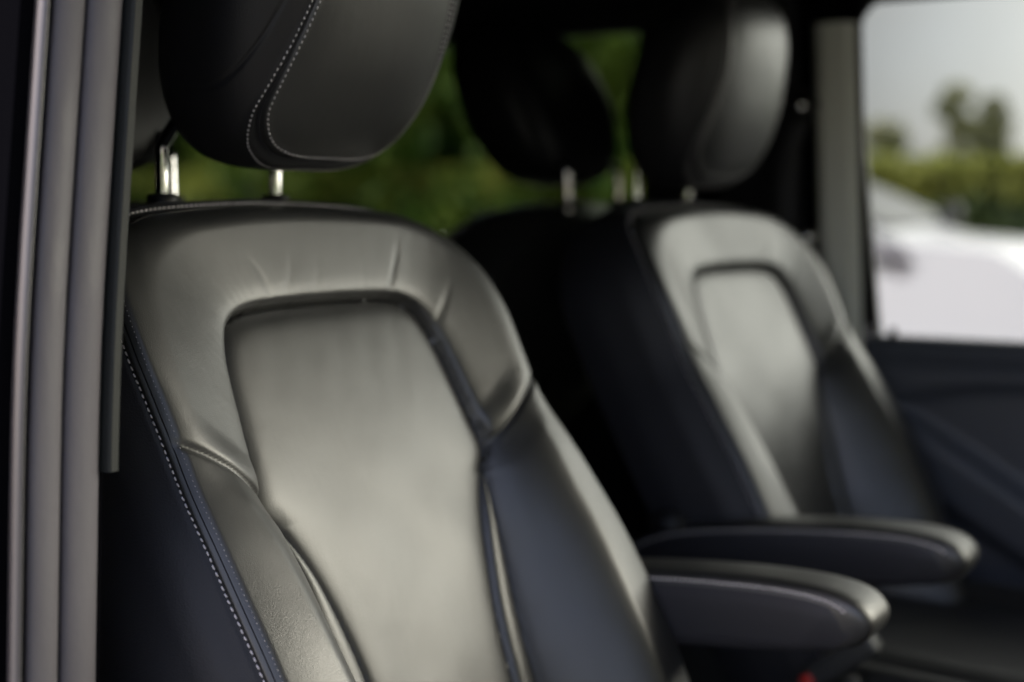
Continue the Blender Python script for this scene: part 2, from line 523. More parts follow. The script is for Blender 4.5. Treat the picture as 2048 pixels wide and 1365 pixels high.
# ------------------------------------------------------------------ seats
TH = R(25)
cT, sT = math.cos(TH), math.sin(TH)
SB = np.array((0.25, 0.0, -.97))            # base point of a seat (floor)
def S(v, u, n):
    """seat coordinates (across, up the back, forwards) to numbers relative to the base of the seat"""
    v, u, n = np.broadcast_arrays(np.asarray(v, float), np.asarray(u, float), np.asarray(n, float))
    return np.stack([n * cT - u * sT - SB[0], v, n * sT + u * cT - SB[2]], -1)

_nu = np.array([-.70, -.62, -.5, -.39, -.30, -.25, -.15, -.10, -.075, -.055, -.035])
_nn = np.array([.124, .125, .125, .1155, .100, .088, .086, .078, .070, .058, .044])
_pu = np.linspace(-.75, .02, 400)
_pn = np.convolve(np.pad(np.interp(_pu, _nu, _nn), 22, mode='edge'), np.hanning(45) / np.hanning(45).sum(), mode='valid')
def n_pipe(u): return np.interp(u, _pu, _pn)
_iu = np.array([-.70, -.60, -.47, -.42, -.35, -.31, -.28, -.2, -.1])
_in = np.array([.040, .042, .046, .050, .056, .058, .060, .060, .059])
_us = np.linspace(-.75, -.05, 400)
_ns = np.convolve(np.pad(np.interp(_us, _iu, _in), 40, mode='edge'), np.hanning(81) / np.hanning(81).sum(), mode='valid')
def n_ins(u): return np.interp(u, _us, _ns)

half_outline = [(.222, -.66), (.235, -.55), (.2430, -.46), (.2435, -.39), (.239, -.30), (.2335, -.24), (.2345, -.20), (.236, -.160), (.2325, -.126),
                (.223, -.097), (.205, -.069), (.178, -.050), (.14, -.039), (.07, -.033), (0, -.031)]
OUT = catmull(half_outline + [(-v, u) for v, u in half_outline[-2::-1]], 760)
half_ins = [(.070, -.72), (.080, -.60), (.086, -.50), (.093, -.43), (.102, -.385), (.115, -.342), (.131, -.308), (.151, -.280), (.1465, -.24),
            (.1395, -.19), (.133, -.162), (.121, -.141), (.099, -.1305), (.06, -.127), (0, -.126)]
INS = catmull(half_ins + [(-v, u) for v, u in half_ins[-2::-1]], 520)
SEAM_A = catmull([(.150, -.280), (.141, -.305), (.134, -.34), (.130, -.385), (.125, -.43), (.120, -.50), (.118, -.66)], 140)
SEAM_S = catmull([(.2345, -.227), (.215, -.239), (.19, -.2545), (.168, -.269), (.150, -.280)], 50)
A_N = lambda u: np.interp(u, [-.66, -.48, -.43, -.37, -.31, -.28], [.038, .045, .048, .053, .058, .062])

CREASES = [((.124, -.066), (.092, -.118), .0014, .0028), ((.178, -.114), (.138, -.158), .0010, .0034), ((-.002, -.090), (-.012, -.121), .0006, .0036),
           ((-.030, -.080), (-.046, -.118), .0005, .0034), ((-.085, -.085), (-.068, -.117), .0006, .003), ((.06, -.08), (.052, -.118), .0004, .003)]

def seat_front():
    nt = 104
    O = np.vstack([OUT, resample(np.vstack([OUT[-1], [0, -.66], OUT[0]]), 90)[1:-1]])
    med = np.stack([np.zeros(len(O)), np.clip(O[:, 1], -.60, -.235)], 1)
    tt = np.linspace(0, 1, nt) ** .92
    P2 = med[:, None, :] * (1 - tt)[None, :, None] + O[:, None, :] * tt[None, :, None]
    ns = len(O)
    P = P2.reshape(-1, 2)
    d_o, q_o = dist_to(P, OUT[::2])
    d_i, q_i = dist_to(P, INS[::2])
    snap = d_i < .0010
    P[snap] = q_i[snap]; d_i[snap] = 0; P2 = P.reshape(P2.shape)
    Ac = np.vstack([SEAM_A[::2]]); Am = Ac * [-1, 1]
    aP = P * [1, 1]; aP = np.stack([np.abs(P[:, 0]), P[:, 1]], 1)
    d_a, q_a = dist_to(aP, Ac)
    d_s, q_s = dist_to(aP, SEAM_S)
    ins_poly = INS
    isin = inside(P, ins_poly)
    strip_poly = np.vstack([SEAM_A, INS[INS[:, 0] > 0][np.argsort(INS[INS[:, 0] > 0][:, 1])][:0]])
    # strip region: between the insert edge and seam A, below the junction
    va = np.interp(aP[:, 1], SEAM_A[::-1, 1], SEAM_A[::-1, 0])
    isstrip = (~isin) & (aP[:, 1] < -.281) & (aP[:, 0] < va)
    below = aP[:, 1] < np.interp(aP[:, 0], SEAM_S[::-1, 0], SEAM_S[::-1, 1])
    isside = (~isin) & (~isstrip) & below & (aP[:, 0] > .118)
    isup = ~(isin | isstrip | isside)
    u = P[:, 1]
    n = np.zeros(len(P))
    # upper bolster: a fat roll between piping and insert
    t = d_o / (d_o + d_i + 1e-9)
    nPu = n_pipe(q_o[:, 1]); nPe = np.maximum(nPu, .070)
    tr = np.minimum(t, .32) / .32
    up = nPe * (1 - t) + n_ins(q_i[:, 1]) * t + .0105 * (1 - (1 - tr) ** 2.2) - (nPe - nPu) * (1 - tr) ** 2
    U2 = up.reshape(ns, nt); kw = np.hanning(75); kw /= kw.sum()
    U2 = sum(wk * np.roll(U2, i - 37, 0) for i, wk in enumerate(kw))
    lock = sstep(.0, .018, d_o).reshape(ns, nt)
    up = (up.reshape(ns, nt) * (1 - lock) + U2 * lock).ravel()
    up -= .0045 * np.exp(-(d_i / .0024) ** 1.5)
    # lower bolster: wing whose crest is near the piping and which slopes in to seam A
    ta = d_o / (d_o + d_a + 1e-9)
    nP, nA = n_pipe(q_o[:, 1]), A_N(q_a[:, 1])
    tc = .44; nC = nP + .006; nA = nA + .004 * (1 - np.exp(-(d_a / .01) ** 2))
    lo = np.where(ta > tc, nA + (nC - nA) * (1 - ((np.maximum(ta, tc) - tc) / (1 - tc)) ** 1.5), nC - (nC - nP) * ((tc - np.minimum(ta, tc)) / tc) ** 2)
    w = np.where(isside, .5 + .5 * sstep(0, .03, d_s), .5 * sstep(.03, 0, d_s))
    full = up * (1 - w) + lo * w
    n[isup | isside] = full[isup | isside]
    # strip
    ts = d_a / (d_a + d_i + 1e-9)
    st = A_N(q_a[:, 1]) * (1 - ts) + (n_ins(q_i[:, 1]) + .002) * ts + .0055 * np.clip(4 * ts * (1 - ts), 0, 1) ** .8 * sstep(-.285, -.35, aP[:, 1])
    n[isstrip] = st[isstrip]
    # insert, softly cushioned
    cush = .0040 * (1 - np.exp(-(d_i / .010) ** 1.2))
    ins = n_ins(u) + cush - .004 * np.clip(np.abs(P[:, 0]) < 9, 0, 1) * 0
    n[isin] = ins[isin]
    # seams pressed into the surface
    n -= .0052 * np.exp(-d_i / np.where(isin, .0014, .0017))
    n -= .0015 * np.exp(-(d_i / .010) ** 2) * (u > -.30)
    n -= np.where(u < -.275, .0045 * np.exp(-(d_a / .0022) ** 2), 0) * sstep(-.275, -.31, u) * (~isin)
    n -= .0036 * np.exp(-(d_s / .0027) ** 2) * sstep(.0, .012, d_o + .004) * (~isin)
    n -= .0012 * np.exp(-(d_s / .008) ** 2) * sstep(.0, .02, d_o) * (~isin)
    n -= .0035 * np.exp(-(d_o / .0022) ** 2)
    # creases pulled towards the insert corner, slight puckering along seams
    for a, b, dep, sg in CREASES:
        C = resample(np.array([a, [(a[0] + b[0]) / 2 + .003, (a[1] + b[1]) / 2], b]), 8)
        dd, qq = dist_to(P, C)
        a_, b_ = np.array(a), np.array(b)
        tau = np.clip(((qq - a_) * (b_ - a_)).sum(1) / ((b_ - a_) ** 2).sum(), 0, 1)
        n += -.65 * dep * np.exp(-(dd / (sg * (.7 + .6 * tau))) ** 2) * sstep(0, .75, tau)
    arc = np.arctan2(P[:, 1] + .3, P[:, 0]) * 30
    n += .00006 * np.sin(arc * 4 + 3 * np.sin(arc * .7)) * np.exp(-(d_i / .02) ** 2) * (~isin) * (u > -.25)
    n += .00009 * np.sin(P[:, 0] * 160 + 9 * np.sin(u * 12)) * np.exp(-((u + .16) / .05) ** 2) * isin
    n += .0006 * np.sin(P[:, 0] * 55 + 6 * u) * np.sin(u * 38 + 2) * isin * sstep(-.2, -.34, u)
    n += .00005 * np.sin(P[:, 0] * 240 + 4 * np.sin(u * 30)) * np.exp(-((u + .085) / .022) ** 2) * (~isin)
    V = S(P[:, 0], P[:, 1], n)
    G = V.reshape(ns, nt, 3)
    du = np.roll(G, -1, 0) - np.roll(G, 1, 0); dv = np.gradient(G, axis=1)
    NN = np.cross(du, dv); NN /= np.linalg.norm(NN, axis=2)[..., None] + 1e-12
    NN *= np.sign(NN[..., :1] + 1e-9); NN = NN.reshape(-1, 3)
    bad = np.abs(np.linalg.norm(NN, axis=1) - 1) > .1
    NN[bad] = (cT, 0, sT)
    reg = np.where(isin, 0, np.where(isstrip, 1, np.where(isside, 2, 3))).reshape(ns, nt)
    def cenreg(i, j, i2):
        r4 = [reg[i, j], reg[i, j + 1], reg[i2, j], reg[i2, j + 1]]
        d4 = [d_i.reshape(ns, nt)[a, b] for a, b in ((i, j), (i, j + 1), (i2, j), (i2, j + 1))]
        return r4[int(np.argmax(d4))]
    F = {0: [], 1: [], 11: [], 2: [], 12: [], 3: []}
    for i in range(ns):
        i2 = (i + 1) % ns
        for j in range(nt - 1):
            c = (i * nt + j, i * nt + j + 1, i2 * nt + j + 1, i2 * nt + j)
            k = int(reg[i, j + 1]) if reg[i, j] == reg[i, j + 1] == reg[i2, j] == reg[i2, j + 1] else int(cenreg(i, j, i2))
            if k in (1, 2) and P2[i, j + 1, 0] < 0: k += 10
            F[k].append(c)
    outw = np.stack([P[:, 0], np.maximum(0, P[:, 1] + .26)], 1); outw /= np.linalg.norm(outw, axis=1)[:, None] + 1e-9
    odir = np.stack([-outw[:, 1] * sT, outw[:, 0], outw[:, 1] * cT], 1)
    NIN, NOUT = NN.copy(), NN.copy()
    crease = d_i < .0008
    fw = np.array([cT, 0, sT])
    NIN[crease] = .35 * fw + .94 * odir[crease]; NOUT[crease] = .35 * fw - .94 * odir[crease]
    NN = (NIN, NOUT)
    return V, F, NN, n.reshape(ns, nt)[:len(OUT), -1]

def sub(V, faces):
    f = np.array(faces); idx, inv = np.unique(f.ravel(), return_inverse=True)
    return V[idx], inv.reshape(f.shape)

def out_normals(C):
    t = np.gradient(C, axis=0); t /= np.linalg.norm(t, axis=1)[:, None]
    n = np.stack([t[:, 1], -t[:, 0]], 1)
    return n

ON = out_normals(OUT)
if (ON[100] @ np.array([1, 0])) < 0: ON = -ON
def side_point(k, q):
    """point on the side panel: k outline index array, q depth behind the seam in metres"""
    top = np.clip(ON[k, 1], 0, 1) ** 2
    side = .0022 * np.exp(-((q - .003) / .003) ** 2) + .016 * sstep(-.004, .045, q) + .010 * sstep(.03, .10, q)
    side = side + .006 * sstep(0, .03, q) * np.exp(-((OUT[k, 1] + .37) / .10) ** 2)
    tp = .0020 * np.exp(-((q - .003) / .003) ** 2) + .016 * sstep(0, .052, q) + .011 * sstep(0, .013, q)
    o = (side * (1 - top) + tp * top) * (1 - 1.6 * top * (1 - top))
    o = o - .0018 * np.exp(-((q - .0078) / .0018) ** 2)
    c = OUT[k] + ON[k] * o[..., None]
    nn = n_pipe(OUT[k, 1]) - .0035 - q
    return c[:, 0], c[:, 1], nn

def stitches(pts, nrm, length, gap, rad, mb):
    """little capsule stitches along a 3-D polyline"""
    C = np.hstack([pts, nrm])
    d = np.r_[0, np.cumsum(np.linalg.norm(np.diff(pts, axis=0), axis=1))]
    s = 0.0
    L0, sj = length, random.Random(len(pts))
    while s + length < d[-1]:
        length = L0 * sj.uniform(.86, 1.08)
        ss = s + length * np.linspace(0, 1, 5)
        p = np.stack([np.interp(ss, d, C[:, k]) for k in range(3)], 1)
        nn = np.array([np.interp(s + length / 2, d, C[:, 3 + k]) for k in range(3)])
        lift = np.array([-.0002, .0005, .0007, .0005, -.0002]) * (rad / .0005)
        p = p + nn[None] * lift[:, None]
        side_ = np.cross(nn, p[-1] - p[0]); side_ /= np.linalg.norm(side_) + 1e-12
        p = p + side_[None] * (np.linspace(-1, 1, 5)[:, None] * rad * sj.uniform(.05, .75) + rad * sj.uniform(-.3, .3))
        mb.tube(p, [rad * .5, rad, rad, rad, rad * .5], 6)
        s += length + gap

def seat_meshes(root):
    V, F, NN, n_edge = seat_front()
    names = {0: "insert_panel", 1: "inner_strip", 11: "inner_strip", 2: "side_bolster", 12: "side_bolster", 3: "upper_bolster"}
    # back shell is the part that carries the pads
    ks = np.arange(len(OUT))
    qs = np.r_[np.linspace(0, .014, 15), np.linspace(.018, .05, 10), np.linspace(.06, .125, 8)]
    rows = []
    for q in qs:
        v, u, nn = side_point(ks, np.full(len(ks), q))
        rows.append(S(v, u, np.maximum(nn, -.045 + .0 * nn)))
    G = np.array(rows)
    nw = int((qs < .0064).sum())
    mb = MB(); mb.grid(G[:nw + 1]); welt_bm = mb
    mb = MB(); mb.grid(G[nw:])
    # closing sheet at the back
    last = G[-1]; cen = last.mean(0)
    b0 = len(mb.v); 
    mb.add(np.vstack([last, cen[None] + np.array([[-.03, 0, 0]])]), [(i, i + 1, len(last)) for i in range(len(last) - 1)])
    back = mb.build("backrest", side_vinyl, root); fix_normals(back)
    fix_normals(welt_bm.build("welt", leather, back))
    for k, f in F.items():
        if not f: continue
        vv, ff = sub(V, f)
        o = part(names[k], vv, ff, leather, back)
        fix_normals(o)
        # face forwards
        if sum(p.normal.x for p in o.data.polygons[:50]) < 0: o.data.flip_normals()
        o.data.normals_split_custom_set_from_vertices([tuple(q) for q in sub(NN[0] if k == 0 else NN[1], f)[0]])
    # white top-stitching beside the piping, small dark stitches in the seam
    v, u, nn = side_point(ks, np.full(len(ks), .0078)); P = S(v, u, nn)
    v2, u2, n2 = side_point(ks, np.full(len(ks), .0090)); Pb = S(v2, u2, n2)
    nr = S(v + ON[:, 0], u + ON[:, 1], nn + .55) - P; nr /= np.linalg.norm(nr, axis=1)[:, None]
    mb = MB(); stitches(P, nr, .0036, .0017, .00066, mb)
    mb.build("top_stitching", thread, back)
    P = S(OUT[:, 0] - ON[:, 0] * .0024, OUT[:, 1] - ON[:, 1] * .0024, n_edge + .0028)
    nr = np.tile(np.array([[cT, 0, sT]]), (len(P), 1))
    mb = MB(); stitches(P, nr, .0012, .0030, .00034, mb)
    mb.build("seam_stitching", dark_thread, back)
    return back

def headrest(root):
    hr = None
    cx, cz = .098, .143
    rx, ry, rz = .074, .139, .1215
    E1, E2 = .56, .66
    RA, RB, RP = .106, .1165, 4.0
    ra = lambda zz: RA - .020 * np.clip((zz + .105) / .105, 0, 1.15) - .012 * np.clip((-.075 - zz) / .04, 0, 1.1) ** 1.5
    def surf(th, ph):
        # superellipsoid: th around (0 = forwards), ph up
        e1, e2 = E1, E2
        f = lambda c, e: np.sign(c) * np.abs(c) ** e
        X = rx * f(np.cos(ph), e1) * f(np.cos(th), e2)
        Y = ry * f(np.cos(ph), e1) * f(np.sin(th), e2)
        Zz = rz * f(np.sin(ph), .86)
        wt = 1 - .10 * np.clip(-Zz / rz, 0, 1) - .06 * np.clip(Zz / rz, 0, 1) ** 2
        X = X + .34 * Zz - .010 * (Y / ry) ** 2 + .012 * np.clip(-X / rx, 0, 1) * (1 - (Y / ry) ** 2)
        return np.stack([cx + X - SB[0], Y * wt, cz + Zz - SB[2]], -1)
    nth, nph = 420, 240
    th = np.linspace(-math.pi, math.pi, nth, endpoint=False)
    ph = np.linspace(-math.pi / 2, math.pi / 2, nph)
    T, Ph = np.meshgrid(th, ph, indexing='ij')
    f = lambda c, e: np.sign(c) * np.abs(c) ** e
    xi = f(np.cos(Ph), E1) * f(np.cos(T), E2)           # -1 back .. 1 front
    P = surf(T, Ph)
    # outward normals for seam relief
    du = np.gradient(P, axis=0); dv = np.gradient(P, axis=1)
    N = np.cross(du, dv); N /= np.linalg.norm(N, axis=2)[..., None] + 1e-12
    cen = P.mean((0, 1)); sgn = np.sign(((P - cen) * N).sum(2)); N *= sgn[..., None]
    zc = P[..., 2] + SB[2] - cz
    gg = ((np.abs(P[..., 1]) / ra(zc)) ** RP + (np.abs(zc) / RB) ** RP) ** (1 / RP)
    d1 = np.where(xi > 0, (gg - 1) * .1, 1.0); d2 = np.where(xi > 0, (gg - 1.26) * .1, 1.0)
    dn = -.0030 * np.exp(-(d1 / .0016) ** 2) - .0015 * np.exp(-(d2 / .0015) ** 2)
    dn += .0012 * np.exp(-((np.abs(d1) - .0035) / .002) ** 2)
    P = P + N * dn[..., None]
    P[:, 0] = P[:, 0]
    mb = MB(); mb.grid(P, closed_u=True)
    hv, hf = np.array(mb.v), np.array(mb.f)
    isf = ((gg < 1) & (xi > 0)).ravel()[hf].mean(1) > .5
    vv, ff = sub(hv, hf[~isf])
    hr = part("headrest", vv, ff, rest_vinyl, root)
    v2, f2 = sub(hv, hf[isf])
    fp = part("front_panel", v2, f2, leather, hr)
    Nn = N.reshape(-1, 3)
    for o_, q_ in ((hr, hf[~isf]), (fp, hf[isf])):
        p0 = o_.data.polygons[len(o_.data.polygons) // 2]
        c0 = np.array(p0.center) - cen
        if np.array(p0.normal) @ c0 < 0: o_.data.flip_normals()
    # front panel seam: a rounded square ring seen from the front, laid on the surface
    def iso(g, off):
        a = np.linspace(0, 2 * math.pi, 900)
        c, sn = np.cos(a), np.sin(a)
        zz = g * RB * np.sign(sn) * np.abs(sn) ** (2 / RP); yy = g * ra(zz) * np.sign(c) * np.abs(c) ** (2 / RP)
        q2 = resample(np.stack([yy, zz], 1), 900)
        yy, zz = q2[:, 0], q2[:, 1]
        wt = 1 - .10 * np.clip(-zz / rz, 0, 1) - .06 * np.clip(zz / rz, 0, 1) ** 2
        sp = np.sign(zz) * np.clip(np.abs(zz) / rz, 0, .9999) ** (1 / .86)
        php = np.arcsin(sp)
        st = np.clip(np.abs(yy) / wt / (ry * np.cos(php) ** E1 + 1e-9), 0, .9999) ** (1 / E2)
        thp = np.sign(yy) * np.arcsin(st)
        q = surf(thp, php)
        e = 1e-3
        a1 = surf(thp + e, php) - q; a2 = surf(thp, php + e) - q
        nn = np.cross(a1, a2); nn /= np.linalg.norm(nn, axis=1)[:, None] + 1e-12
        s_ = np.sign(((q - cen) * nn).sum(1)); nn *= s_[:, None]
        return q + nn * off, nn
    mb = MB()
    for val in (.962, 1.038):
        q, nn = iso(val, .0006); stitches(q, nn, .0026, .0022, .00048, mb)
    mb.build("seam_stitching", thread, hr)
    mb = MB(); q, nn = iso(1.0, -.0022); mb.tube(q, .0009, 6); 
    mb.build("seam_cord", side_vinyl, hr)
    # two chrome posts with a bent top and plastic guides on the seat top
    for v in (-.07, .07):
        mb = MB()
        mb.tube(catmull([(-.004 - SB[0], v, -.05 - SB[2]), (-.001 - SB[0], v, .0 - SB[2]), (.0 - SB[0], v, .034 - SB[2]), (.004 - SB[0], v, .046 - SB[2]), (.05 - SB[0], v, .092 - SB[2])], 40), .0056, 16)
        mb.build("post", chrome, hr)
        mb = MB()
        mb.tube([(-.001 - SB[0], v, -.012 - SB[2]), (-.001 - SB[0], v, .0002 - SB[2]), (-.001 - SB[0], v, .0016 - SB[2])], [.013, .0125, .010], 20)
        mb.build("post_guide", plastic, hr)
    return hr

def armrest(root, sy, dz0, dz1):
    """padded rest hinged on the inner side of the back; sy = +1 on the +Y side"""
    yc = sy * .278
    tilt = lambda P: P + np.stack([P[:, 0] * 0, dz0 + dz1 * (P[:, 0] - .5)], 1)
    top = tilt(catmull([(.10, -.368), (.16, -.343), (.24, -.334), (.34, -.331), (.42, -.333), (.468, -.339), (.494, -.349), (.506, -.364), (.504, -.377), (.494, -.388)], 90))
    bot = tilt(catmull([(.10, -.404), (.16, -.404), (.26, -.403), (.36, -.401), (.43, -.398), (.462, -.395), (.480, -.393), (.488, -.391), (.491, -.390), (.494, -.388)], 90))
    w = .034
    nq = 44
    rows = []
    for i in range(90):
        t, b = top[i], bot[i]
        mid = (t + b) / 2; hv = (t - b) / 2
        hl = np.linalg.norm(hv)
        row = []
        ww = w * (1 - .35 * sstep(.70, 1.0, i / 89.0) * 0) 
        if i > 78: ww = w * math.sqrt(max(.02, 1 - ((i - 78) / 11.6) ** 2))
        for k in range(nq):
            a = 2 * math.pi * k / nq
            c, s = math.cos(a), math.sin(a)
            p = 2 / 5.0
            cc = math.copysign(abs(c) ** p, c); ss = math.copysign(abs(s) ** p, s)
            pos = mid + hv * ss
            row.append((pos[0] - SB[0], yc + ww * cc, pos[1] - SB[2]))
        rows.append(row)
    P = np.array(rows)
    mb = MB(); mb.grid(P, closed_v=True)
    mb.f.append(tuple(range(nq)))
    o = mb.build("armrest", leather, root); fix_normals(o)
    # darker side pads, slightly proud, with the stitched seam above them
    ar = o
    for sg in (-1, 1):
        mb = MB()
        tp, bt = top[4:84], bot[4:84]
        tp = tp + np.array([0, -.0125])
        tp[-30:, 0] -= .013 * np.linspace(0, 1, 30) ** 1.5
        g = []
        for k, q in enumerate(np.linspace(0, 1, 9)):
            e = math.sin(math.pi * q) ** .35
            ln = bt * (1 - q) + tp * q
            if q == 0: ln = bt + np.array([0, .003])
            dep = w * .985 + .0042 * e
            dd = np.full(80, dep); dd[-8:] -= np.linspace(0, .006, 8)
            g.append(np.stack([ln[:, 0] - SB[0], np.full(80, yc) + sg * dd, ln[:, 1] - SB[2]], 1))
        mb.grid(np.array(g))
        sp = mb.build("side_pad", side_vinyl, ar)
        if sg > 0: sp.data.flip_normals()
        pts = np.stack([tp[:, 0] - SB[0], np.full(80, yc + sg * (w * .985 + .001)), tp[:, 1] + .005 - SB[2]], 1)[:-3]
        mb = MB(); stitches(pts, np.tile([[0, sg, .3]], (len(pts), 1)), .0032, .0016, .0009, mb)
        mb.build("seam_stitching", thread, sp)
        lowl = bt * .78 + tp * .22
        mb = MB(); mb.tube(np.stack([lowl[:, 0] - SB[0], np.full(80, yc + sg * (w * .985 + .0040)), lowl[:, 1] - SB[2]], 1)[:-8], .0010, 6)
        mb.build("piping", side_vinyl, sp)
    mb = MB(); mb.tube([(.155 - SB[0], yc - sy * .06, -.385 - SB[2]), (.155 - SB[0], yc + sy * .030, -.385 - SB[2])], .022, 20)
    mb.build("hinge", plastic, ar)
    return o

def cushion(root):
    xs = np.linspace(.10, .80, 110); ys = np.linspace(-.255, .255, 90)
    g = []
    for x in xs:
        row = []
        for y in ys:
            a = abs(y)
            z = -.543 + .022 * math.exp(-((a - .215) / .030) ** 2) - .05 * max(0, (a - .225) / .03) ** 2
            z += .012 * (1 - math.exp(-((a - .150) / .02) ** 2)) * (a < .15) - .006 * math.exp(-((a - .150) / .004) ** 2)
            z += .015 * (x - .12) / .6 - .075 * max(0, (x - .70) / .10) ** 2.2
            row.append((x - SB[0], y, z - SB[2]))
        g.append(row)
    mb = MB(); mb.grid(np.array(g))
    c = mb.build("seat_cushion", leather, root); fix_normals(c)
    mb = MB(); mb.box((.11 - SB[0], -.25, -.72 - SB[2]), (.78 - SB[0], .25, -.62 - SB[2]))
    mb.build("cushion_base", side_vinyl, c, bevel=.02)
    mb = MB(); mb.box((.14 - SB[0], -.20, 0.0), (.58 - SB[0], .20, .251))
    mb.build("seat_box", plastic, root, bevel=.012)
    return c

def base_loc(yc): return (SB[0], yc, H + SB[2])
seat = empty("seat_unit", base_loc(.07), "near black leather van seat with white double stitching, in focus beside the door pillar", "seat", "front van seats")
seat_meshes(seat); headrest(seat); cushion(seat)
def copy_tree(o, parent=None):
    c = o.copy(); COL.objects.link(c)
    if parent is not None:
        c.parent = parent
    for ch in list(o.children): copy_tree(ch, c)
    return c
seat2 = copy_tree(seat)
seat2.location = base_loc(.938)
seat2["label"] = "far black leather van seat, blurred, standing beside the far window and its pillar"
# two seats standing back to back behind the front ones, facing the rear
seat3 = copy_tree(seat); seat4 = copy_tree(seat)
for st, xp, yc in ((seat3, -.150, .992), (seat4, -.150, .086)):
    st.location = (xp - SB[0], yc, H + SB[2]); st.rotation_euler = (0, 0, math.pi)
    st["group"] = "rear facing van seats"
    for ch in st.children:
        if ch.name.startswith("backrest"):
            ch.material_slots[0].link = 'OBJECT'; ch.material_slots[0].material = leather
        if ch.name.startswith("headrest"):
            for o_ in [ch] + [g for g in ch.children if g.name.startswith("front_panel")]:
                o_.material_slots[0].link = 'OBJECT'; o_.material_slots[0].material = rear_dark
            if st is seat3: ch.scale = (1.04, 1.10, 1.0)
seat3["label"] = "dark rear facing seat back to back with the far seat, headrest against the green"
seat4["label"] = "dark rear facing seat mostly hidden behind the near seat and the door pillar"

def nudge_headrest(st, dx):
    for ch in st.children:
        if ch.name.startswith("headrest"):
            ch.location.x += dx
            for g in ch.children:
                if g.name.startswith("post"): g.location.x -= dx
nudge_headrest(seat, .018)
nudge_headrest(seat2, -.028)
armrest(seat, 1, 0.0, .07)
for ch in seat2.children:                    # the far headrest is tipped back on its posts
    if ch.name.startswith("headrest"):
        B0 = ch.matrix_basis.copy()
        c_ = Matrix.Translation((.098 - SB[0], 0, .143 - SB[2]))
        B1 = B0 @ c_ @ Euler((0, R(-11), 0)).to_matrix().to_4x4() @ c_.inverted()
        ch.matrix_basis = B1
        for g in ch.children:
            if g.name.startswith("post"): g.matrix_basis = B1.inverted() @ B0 @ g.matrix_basis
far_rest = armrest(seat2, -1, -.013, .085)
# the far seat stands a little more upright and is turned slightly towards the open door
M_old = Matrix.Translation(seat2.location)
piv = Matrix.Translation((0, .938, H))
M_new = piv @ Euler((0, 0, R(-4.5))).to_matrix().to_4x4() @ Euler((0, R(1.6), 0)).to_matrix().to_4x4() @ piv.inverted() @ M_old
seat2.matrix_basis = M_new
far_rest.matrix_basis = M_new.inverted() @ M_old @ far_rest.matrix_basis

# ------------------------------------------------------------------ seat belt on the far pillar, buckle between the seats
bo = np.array((.09, 1.22, Z(.14)))
belt = empty("seat_belt", tuple(bo), "black seat belt with two shiny guides hanging down the far pillar", "seat belt")
mb = MB()
path = catmull([(.088, 1.213, Z(.13)), (.070, 1.208, Z(.06)), (.062, 1.212, Z(-.1)), (.06, 1.222, Z(-.4)), (.06, 1.228, Z(-.9))], 40)
a = path.copy(); b = path.copy(); a[:, 0] -= .023; b[:, 0] += .023
a2 = a.copy(); b2 = b.copy(); a2[:, 1] += .0016; b2[:, 1] += .0016
mb.grid(np.array([a, b, b2, a2]), closed_u=True)
mb.build("webbing", belt_cloth, belt, off=bo)
mb = MB()
mb.tube([(.092 + .026 * math.cos(t), 1.207, Z(.142) + .021 * math.sin(t)) for t in np.linspace(0, 2 * math.pi, 25)], .006, 10, cap=False)
gd = mb.build("belt_guide", plastic, belt, off=bo)
for z, x in ((.141, .094), (-.057, .108)):
    mb = MB()
    mb.tube([(x, 1.226, Z(z)), (x, 1.204, Z(z)), (x, 1.199, Z(z)), (x, 1.197, Z(z))], [.012, .012, .009, .003], 18)
    mb.build("bolt_cap", chrome, belt, off=bo)

bk = np.array((.345, .62, Z(-.97)))
buckle = empty("belt_buckle", tuple(bk), "seat belt buckle with red button on a stalk below the armrests", "buckle")
mb = MB()
BA = Matrix.Translation((.358, .62, Z(-.517))) @ Euler((0, R(-38), 0)).to_matrix().to_4x4()
mb.box((-.020, -.014, -.013), (.072, .014, .013), BA)
cs = mb.build("buckle_case", buckle_grey, buckle, off=bk, bevel=.006)
mb = MB(); mb.box((-.026, -.0165, -.008), (-.010, .008, .008), BA)
mb.build("release_button", red_plastic, cs, off=bk, bevel=.004)
mb = MB()
mb.tube(catmull([(.385, .62, Z(-.522)), (.40, .622, Z(-.60)), (.36, .622, Z(-.75)), (.33, .63, Z(-.97))], 12), .012, 12)
mb.build("stalk", belt_cloth, buckle, off=bk)

